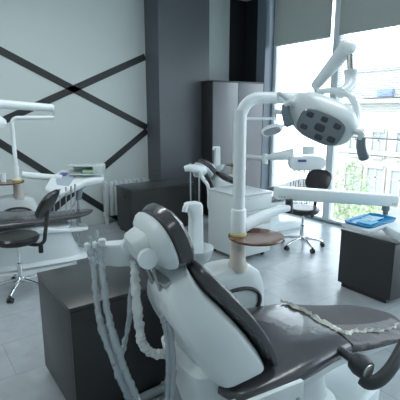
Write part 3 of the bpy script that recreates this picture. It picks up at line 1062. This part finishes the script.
# ------------------------------------------------------------------ delivery units
# foreground: curved swing arm from the post, long beam, white unit with a tray ledge
el = at(289, 207.5, 2.86)
U0 = loc2w(FG, (.362, .414, 1.03))
t = thing('delivery_unit', 'white delivery unit on a long horizontal beam at the right edge', 'dental unit', (FGP.x, FGP.y, 1.0))
W = lambda p: Vector(p) - Vector((FGP.x, FGP.y, 1.0))
bm = NB()
path = smooth_path([W(at(*q)) for q in ((244, 226, 2.58), (254, 220.5, 2.64), (264, 215.5, 2.70), (277, 210.5, 2.79), (289, 207.5, 2.86))], 5)
rs = []
for i, p in enumerate(path):
    tt = (path[min(i + 1, len(path) - 1)] - path[max(i - 1, 0)]).normalized()
    k = i / (len(path) - 1)
    sd = tt.cross(Vector((0, 0, 1))).normalized()
    up = sd.cross(tt)
    rs.append([p + sd * x + up * y for x, y in se(20, .024, .040 - .018 * k, 4)])
rings(bm, rs); obj('swing_arm', bm, M_WHITE2, t)
b0 = at(275.5, 192.5, 2.88); b1 = at(395, 200.3, 3.08)
bm = NB(); cyl(bm, W(el) + Vector((0, 0, -.035)), W(el) + Vector((0, 0, .055)), .026, seg=24); obj('arm_joint', bm, M_RUBBER, t)
dx = (b1 - b0); Lb = dx.length; dx = dx.normalized()
sd = dx.cross(Vector((0, 0, 1))).normalized(); up = sd.cross(dx)
bm = NB(); bx(bm, 0, Lb, -.045, .045, -.042, .042, .010, frame(W(b0), dx, sd * -1, up), seg=3); bxm = obj('beam', bm, M_WHITE2, t)
bm = NB()
for xx in (.03, .05):
    cyl(bm, W(b0) + dx * xx + sd * .045 + up * -.02, W(b0) + dx * xx + sd * .048 + up * -.02, .004, seg=10)
    cyl(bm, W(b1) - dx * xx + sd * .045 + up * -.02, W(b1) - dx * xx + sd * .048 + up * -.02, .004, seg=10)
obj('screw', bm, M_GREYPL, bxm)
bm = NB()
pe = b1 - dx * .07
cyl(bm, W(pe) + Vector((0, 0, -.040)), W(pe) + Vector((0, 0, -.082)), .026, seg=20); obj('unit_joint', bm, M_GREYPL, t)
# unit body under the beam end
Zu = .66
c0 = atz(341, 224.5, Zu); c1 = atz(370, 234.0, Zu)
MB = Matrix.Translation(W((0, 0, 0)))
fb = [Vector((3.345, 2.34)), Vector((3.30, 1.99)), ]
poly = [atz(*q, .955) for q in ((341.5, 222.6), (368, 230.6), (400, 221.0), (373, 213.5))]
poly = [(p.x, p.y) for p in poly]
bm = NB(); prism(bm, poly, .026, Matrix.Translation(W((0, 0, .929))), .006); obj('tray_ledge', bm, M_WHITE2, t)
poly = [atz(*q, .952) for q in ((375, 213.2), (386, 226.0), (400, 233.0), (425, 240), (445, 214), (400, 206.5))]
poly = [(p.x, p.y) for p in poly]
bm = NB(); prism(bm, poly, .060, Matrix.Translation(W((0, 0, .892))), .012)
poly = [atz(*q, .952) for q in ((400, 212.0), (410, 222), (430, 222), (440, 214), (412, 207))]
prism(bm, [(p.x, p.y) for p in poly], .05, Matrix.Translation(W((0, 0, .951))), .015)
obj('unit_body', bm, M_WHITE2, t)
zb = .953
pb = Vector((pe.x, pe.y, zb))
bm = NB(); cyl(bm, W(pe) + Vector((0, 0, -.08)), W(pb), .018, seg=16); obj('hanger', bm, M_GREYPL, t)

# blue tray with napkin lying on the ledge
A_, B_, C_ = atz(343.5, 221.5, .962), atz(368.3, 229.3, .962), atz(397, 220.0, .962)
ex = (C_ - B_); ey = (A_ - B_)
cen = (A_ + C_) / 2
t = thing('instrument_tray', 'blue plastic tray with light blue napkin on the white ledge', 'tray', (cen.x, cen.y, .9555))
Mt = frame((0, 0, 0), ex, Vector((0, 0, 1)).cross(ex), (0, 0, 1))
hx, hy = ex.length / 2, abs(ey.dot(Vector((0, 0, 1)).cross(ex).normalized())) / 2
bm = NB()
rings(bm, [[Mt @ Vector((x, y, z)) for x, y in se(40, hx * k, hy * k, 8)] for k, z in ((.93, 0), (.99, .014), (1, .018), (.97, .018), (.92, .006), (.5, .005))]); obj('tray', bm, M_BLUE, t)
bm = NB()
for (x0, x1, y0, y1, z) in ((-.6, .05, -.55, .45, .008), (-.1, .62, -.35, .62, .011)):
    bx(bm, hx * x0, hx * x1, hy * y0, hy * y1, z, z + .004, .001, Mt @ Matrix.Rotation(.06, 4, 'Z'))
obj('napkin', bm, M_LTBLUE, t)
bm = NB()
for k in range(3):
    a = Mt @ Vector((hx * (-.5 + .1 * k), hy * (.25 - .25 * k), .018)); c = Mt @ Vector((hx * (.5 + .05 * k), hy * (.1 - .2 * k), .018))
    cyl(bm, a, c, .0025, seg=8)
tr_ = bm
o = obj('dental_probe', tr_, M_STEEL, t)

# distant delivery unit in front of the window
DD = 5.75
pc = at(303.5, 161, DD)
t = thing('delivery_unit', 'distant pale delivery unit with hanging handpiece hoses before the bright window', 'dental unit', pc)
W = lambda p: Vector(p) - pc
rr = _R; uu = Vector((0, 0, 1)); ff = Vector((_F.x, _F.y, 0)).normalized()
s_ = DD / FPX
bm = NB(); prism(bm, [(x * s_ , y * s_) for x, y in ((-15, -6), (-17, -2), (-16.5, 3), (-14, 6), (12, 6.5), (17, 4), (18.5, 0), (17, -5), (13, -7), (-12, -8))], .16, frame(ff * .06 * -1, rr, uu, rr.cross(uu)), .02); bd = obj('unit_body', bm, M_WHITE2, t)
bm = NB(); bx(bm, -.13, -.02, -.235, -.226, .015, .045, .003, Matrix.Rotation(-YAW, 4, 'Z')); obj('indigo_label', bm, M_PURPLE, bd, 'indigo label strip')
bm = NB(); bx(bm, -.02, .14, -.02, .02, .085, .20, .012, Matrix.Rotation(-YAW, 4, 'Z')); obj('monitor', bm, M_WHITE, t)
bm = NB(); tube(bm, [W(at(264, 158, DD + .2)), W(at(278, 156, DD + .1)), W(at(294, 154, DD + .05))], lambda k: .030 + .055 * k, 16, flat=.8); obj('swing_arm', bm, M_WHITE2, t)
bm = NB(); tube(bm, [W(loc2w(MC, (.18, .42, 1.06)) - Vector((0, 0, 0)) + Vector((.028, -.02, -.02))), W(at(265, 158.5, DD + .2))], .035, 12, flat=.8); obj('support_arm', bm, M_WHITE, t)
bm = NB(); cyl(bm, W(at(265, 164, DD + .2)), W(at(265, 154, DD + .2)), .04, seg=16); obj('arm_joint', bm, M_WHITE2, t)
for k, x in enumerate((-11, -6, -1, 4, 9)):
    bm = NB()
    p = rr * (x * s_) + uu * (-7.5 * s_) - ff * .13
    cyl(bm, p + uu * .04, p - uu * .05, .011, .008, 10)
    h = obj('handpiece', bm, M_STEEL, t)
    bm = NB()
    tube(bm, smooth_path([p - uu * .05, p - uu * .20, p - uu * .40 + ff * .03, p - uu * .55 + ff * .10, p - uu * .45 + ff * .16, p - uu * .2 + ff * .18], 5), .006, 8)
    obj('hose', bm, M_HOSE, h)

# left delivery unit
DD2 = DL + .25
pc = at(76, 177, DD2)
t = thing('delivery_unit', 'white delivery unit with keypad and looping hoses in front of the radiator', 'dental unit', pc)
W = lambda p: Vector(p) - pc
Lr = DD2 / FPX
bm = NB()
# sloping body: near-left edge low, far-right edge high, swept under
def Lp(px, py, dd=0.0): return W(at(px, py, DD2 + dd))
top = [(45, 188, -.12), (52, 176, .02), (62, 170, .14), (84, 172, .16), (103, 172, .14), (104, 178, .04), (88, 181, -.02), (76, 187, -.08), (66, 192, -.14), (54, 194, -.16)]
tv = [Lp(*q) for q in top]
bv = [q + Vector((0, 0, -.055)) for q in tv]
cb = sum(bv, Vector()) / len(bv)
bv = [q.lerp(cb, .12) for q in bv]
ct = sum(tv, Vector()) / len(tv)
rings(bm, [[q.lerp(ct, .08) + Vector((0, 0, .012)) for q in tv], tv, [q + Vector((0, 0, -.022)) for q in tv], bv])
bd = obj('unit_body', bm, M_WHITE2, t, smooth=50)
bm = NB()
kp = [Lp(*q) + Vector((0, 0, .016)) for q in ((54, 186, -.06), (60, 174, .06), (76, 175, .06), (69, 188, -.07))]
rings(bm, [kp, [q + Vector((0, 0, .006)) for q in kp]]); obj('keypad', bm, M_SCREEN, bd, 'blue-grey keypad')
bm = NB()
kp = [Lp(*q) + Vector((0, 0, .023)) for q in ((60, 177.5, .02), (62, 174.5, .05), (68, 175, .05), (66, 178, .02))]
rings(bm, [kp, [q + Vector((0, 0, .003)) for q in kp]]); obj('display', bm, M_PURPLE, bd, 'small indigo display')
bm = NB()
Mx = Matrix.Translation(Lp(86, 174, .1)) @ Matrix.Rotation(-YAW, 4, 'Z')
bx(bm, -.17, .20, -.10, .10, .0, .012, .004, Mx)
bx(bm, -.20, .10, -.09, .10, .095, .107, .004, Mx)
bx(bm, -.17, .10, .085, .10, .012, .095, .003, Mx)
bx(bm, .10, .21, -.09, .10, .012, .115, .012, Mx)
obj('tray_box', bm, M_CLEARBOX, t)
bm = NB(); bx(bm, -.03, .12, -.06, .05, .014, .055, .015, Matrix.Translation(Lp(86, 174, .1)) @ Matrix.Rotation(-YAW, 4, 'Z'), seg=3); obj('glow_block', bm, M_GREEN, t)  # added block, its colour stands for the green glow in the box
bm = NB(); tube(bm, [W(loc2w(LC, (LP[0] + .05, LP[1], 1.0))), Lp(40, 176.5, .0), Lp(62, 178, .02)], lambda k: .036, 12, flat=.7); obj('swing_arm', bm, M_WHITE2, t)
bm = NB(); cyl(bm, Lp(79, 184, .02), Lp(78, 200, .02), .055, .035, 20); obj('hub', bm, M_GREYPL, t)
for k, (x0, y0, xb, yb, x1) in enumerate(((54, 194, 58, 243, 68), (60, 193, 64, 246, 78), (66, 191, 70, 248, 80), (71, 190, 76, 245, 77), (75, 188, 80, 236, 79))):
    bm = NB()
    tube(bm, smooth_path([Lp(x0, y0, -.13), Lp(x0 + .3, y0 + 18, -.13), Lp(x0 + 1, yb - 18, -.12), Lp(xb, yb - 5, -.08), Lp((xb + x1) / 2 + 1, yb, -.02), Lp(x1 + 1, yb - 14, .05), Lp(x1, 215, .05), Lp(78, 198, .03)], 5), .006, 8)
    h = obj('hose', bm, M_HOSE, t)
    bm = NB()
    cyl(bm, Lp(x0, y0 - 4, -.13), Lp(x0, y0 + 3, -.13), .011, .008, 10); obj('handpiece', bm, M_STEEL, h)

# ------------------------------------------------------------------ assistant instrument holder with wrapped hoses, behind the headrest
HD = 1.98
pc = at(120, 250, HD)
t = thing('instrument_holder', 'white assistant instrument holder with plastic-wrapped suction hoses behind the headrest', 'instrument holder', pc)
W = lambda p: Vector(p) - pc
bm = NB()
def Hp(px, py, dd=0.0): return W(at(px, py, HD + dd))
sec = []
front = [Hp(86, 247, -.02), Hp(98, 246, -.04), Hp(116, 246, -.06), Hp(138, 244, -.05), Hp(158, 248, .0)]
for i, p in enumerate(front):
    k = i / 4
    back = p + Vector((ff.x, ff.y, 0)) * (.05 + .09 * k) + Vector((0, 0, .0))
    hgt = .090 + .03 * min(1, k * 1.6) - (.025 if i == 0 else 0)
    sec.append([p, back, back - Vector((0, 0, hgt * .6)), p.lerp(back, .5) - Vector((0, 0, hgt)), p.lerp(back, .08) - Vector((0, 0, hgt * .92))])
rings(bm, sec)
bmesh.ops.bevel(bm, geom=[e for e in bm.edges], offset=.006, segments=2, affect='EDGES')
obj('bracket', bm, M_WHITE, t, smooth=40)
for (px, py) in ((88, 246.5), (96, 245), (102, 242)):
    bm = NB()
    c = Hp(px, py, -.045)
    lathe(bm, [(.010, -.022), (.017, -.020), (.018, .012), (.015, .016), (.008, .016)], seg=18, M=Matrix.Translation(c))
    obj('clip', bm, M_WHITE, t)
for (px, py, sc) in ((90, 241, .9), (97.5, 236, 1.1)):
    bm = NB()
    c = Hp(px, py, -.05)
    cyl(bm, c + Vector((0, 0, .025 * sc)), c + Vector((0, 0, -.05)), .007, .010, 12)
    obj('suction_tip', bm, M_FILM, t)


def wrapped(pts, r, m, name, seed, lab=None, amp=.16):
    P = smooth_path(pts, 9)
    rnd = random.Random(seed)
    bm = NB()
    rad = [r * (1 + rnd.uniform(-amp, amp)) for _ in P]
    tube(bm, P, lambda k: rad[min(len(rad) - 1, int(round(k * (len(rad) - 1))))], 14)
    add_noise(bm, r * .35, 40, seed)
    return obj(name, bm, m, t, lab)


bm = NB()
h1 = [Hp(91, 249, -.06), Hp(93, 262, -.08), Hp(95, 285, -.12), Hp(98, 310, -.16), Hp(104, 335, -.2), Hp(113, 358, -.22), Hp(120, 378, -.22), Hp(131, 402, -.2)]
h2 = [Hp(98, 247, -.06), Hp(101, 262, -.08), Hp(104, 285, -.14), Hp(107, 310, -.18), Hp(113, 335, -.22), Hp(120, 356, -.24), Hp(128, 378, -.24), Hp(139, 402, -.22)]
for k, (h, nm) in enumerate(((h1, 'hose'), (h2, 'hose'))):
    wrapped(h, .0155, M_FILM, 'plastic_sleeve', 5 + k, 'clear crinkled plastic sleeve')
    bm = NB(); tube(bm, smooth_path(h, 8), .0075, 10); obj('suction_hose', bm, M_HOSE, t)
wrapped([Hp(134.5, 261, -.03), Hp(135, 280, -.06), Hp(137, 305, -.08), Hp(139, 325, -.08), Hp(141.5, 340, -.08), Hp(147, 350, -.06), Hp(157, 354, -.04), Hp(168, 353, -.01)], .021, M_WRAP, 'white_sleeve', 9, 'white crinkled plastic sleeve')
wrapped([Hp(134, 266, .03), Hp(131, 295, .03), Hp(129, 320, .0), Hp(124, 345, -.02), Hp(119, 365, -.06), Hp(117, 378, -.14)], .013, M_FILM, 'plastic_sleeve', 12)

# grey hose pair coming out under the backrest
pc = at(166, 320, 1.92)
t = thing('hose_bundle', 'pair of plastic-covered grey hoses hanging down from the backrest shell', 'hoses', pc)
W = lambda p: Vector(p) - pc
G = lambda px, py, dep: W(at(px, py, dep))
bm = NB(); bx(bm, -.026, .026, -.016, .016, -.02, .014, .006, Matrix.Translation(G(166, 318, 1.86)) @ Matrix.Rotation(-.5, 4, 'Z')); obj('hose_clamp', bm, M_HOSE, t)
for k, dx_ in enumerate((0, 4.5)):
    wrapped([G(164 + dx_, 318, 1.86), G(166 + dx_, 330, 1.85), G(168 + dx_, 350, 1.84), G(168.5 + dx_, 375, 1.84), G(167 + dx_, 404, 1.84)], .014, M_FILM, 'plastic_sleeve', 20 + k, None, .12)
    bm = NB(); tube(bm, smooth_path([G(164 + dx_, 318, 1.86), G(166 + dx_, 330, 1.85), G(168 + dx_, 350, 1.84), G(168.5 + dx_, 375, 1.84), G(167 + dx_, 404, 1.84)], 6), .008, 10); obj('hose', bm, M_HOSE, t)

# hose lying along the floor at the bottom edge
bm = NB()
tube(bm, smooth_path([atz(128, 408, .03), atz(142, 398, .03), atz(156, 391, .03), atz(170, 385, .03)], 6), .026, 14)
o = obj('floor_hose', bm, M_HOSE)
tag(o, 'thick grey hose lying along the floor by the foreground chair base', 'hose')

# ------------------------------------------------------------------ stools
def stool(label, hub, seat_z, back_deg, lean, start):
    t = thing('stool', label, 'stool', (hub.x, hub.y, 0), 0, 'black medical stools')
    for k in range(5):
        a = math.radians(start + 72 * k)
        dx_, dy_ = math.cos(a), math.sin(a)
        bm = NB()
        tube(bm, smooth_path([(0, 0, .115), (dx_ * .10, dy_ * .10, .108), (dx_ * .20, dy_ * .20, .088), (dx_ * .265, dy_ * .265, .066)], 4), lambda q: .021 - .007 * q, 10)
        obj('leg', bm, M_CHROME, t)
        bm = NB()
        px_, py_ = dx_ * .265, dy_ * .265
        nx, ny = -dy_, dx_
        for s in (-1, 1):
            cyl(bm, (px_ + nx * .008 * s, py_ + ny * .008 * s, .026), (px_ + nx * .024 * s, py_ + ny * .024 * s, .026), .026, seg=18)
        cyl(bm, (px_, py_, .026), (px_, py_, .068), .010, seg=10)
        bx(bm, px_ - .016, px_ + .016, py_ - .016, py_ + .016, .038, .058, .006)
        obj('castor', bm, M_STOOL, t)
    bm = NB(); lathe(bm, [(.030, .085), (.034, .10), (.034, .135), (.026, .145), (.024, .28), (.014, .285), (.013, seat_z - .09)], seg=24); obj('gas_column', bm, M_CHROME, t)
    bm = NB(); bx(bm, -.09, .09, -.07, .07, seat_z - .095, seat_z - .07, .006); obj('mechanism', bm, M_STOOL, t)
    bm = NB(); lathe(bm, [(.10, seat_z - .072), (.185, seat_z - .068), (.200, seat_z - .045), (.200, seat_z - .022), (.185, seat_z - .004), (.12, seat_z), (.03, seat_z - .003)], seg=40); obj('seat', bm, M_STOOL, t)
    a = math.radians(back_deg)
    D = Vector((math.cos(a), math.sin(a), 0)); S = Vector((-D.y, D.x, 0)); Z = Vector((0, 0, 1))
    bm = NB()
    tube(bm, smooth_path([D * .08 + Z * (seat_z - .085), D * .19 + Z * (seat_z - .095), D * .255 + Z * (seat_z - .06), D * .275 + Z * (seat_z + .03), D * .315 + Z * (seat_z + .25)], 5), .017, 10, flat=1.4)
    obj('back_arm', bm, M_STOOL, t)
    bm = NB(); cyl(bm, D * .22 + Z * (seat_z - .09), D * .22 + Z * (seat_z - .17), .022, seg=16); obj('back_knob', bm, M_STOOL, t)
    bm = NB()
    N = (D * -math.cos(math.radians(lean)) + Z * math.sin(math.radians(lean))).normalized()
    T = S.cross(N).normalized()
    if T.z < 0:
        T = -T
    Mb = frame(D * .325 + Z * (seat_z + .30), S, T, N)
    rs = []
    for hw, hh, zz in ((.12, .10, -.030), (.165, .135, -.022), (.178, .145, -.005), (.172, .14, .012), (.14, .11, .024), (.06, .05, .028)):
        rs.append([Mb @ Vector((x, y, zz + .55 * x * x)) for x, y in se(36, hw, hh, 2.8)])
    rings(bm, rs); obj('backrest', bm, M_STOOL, t)
    return t


stool('black round stool with chrome base in front of the left dental chair', Vector((.80, 4.06, 0)), .56, -38, 30, 20)
stool('black round stool with chrome base by the window, behind the long white beam', Vector((4.02, 3.40, 0)), .52, 8, 24, 35)
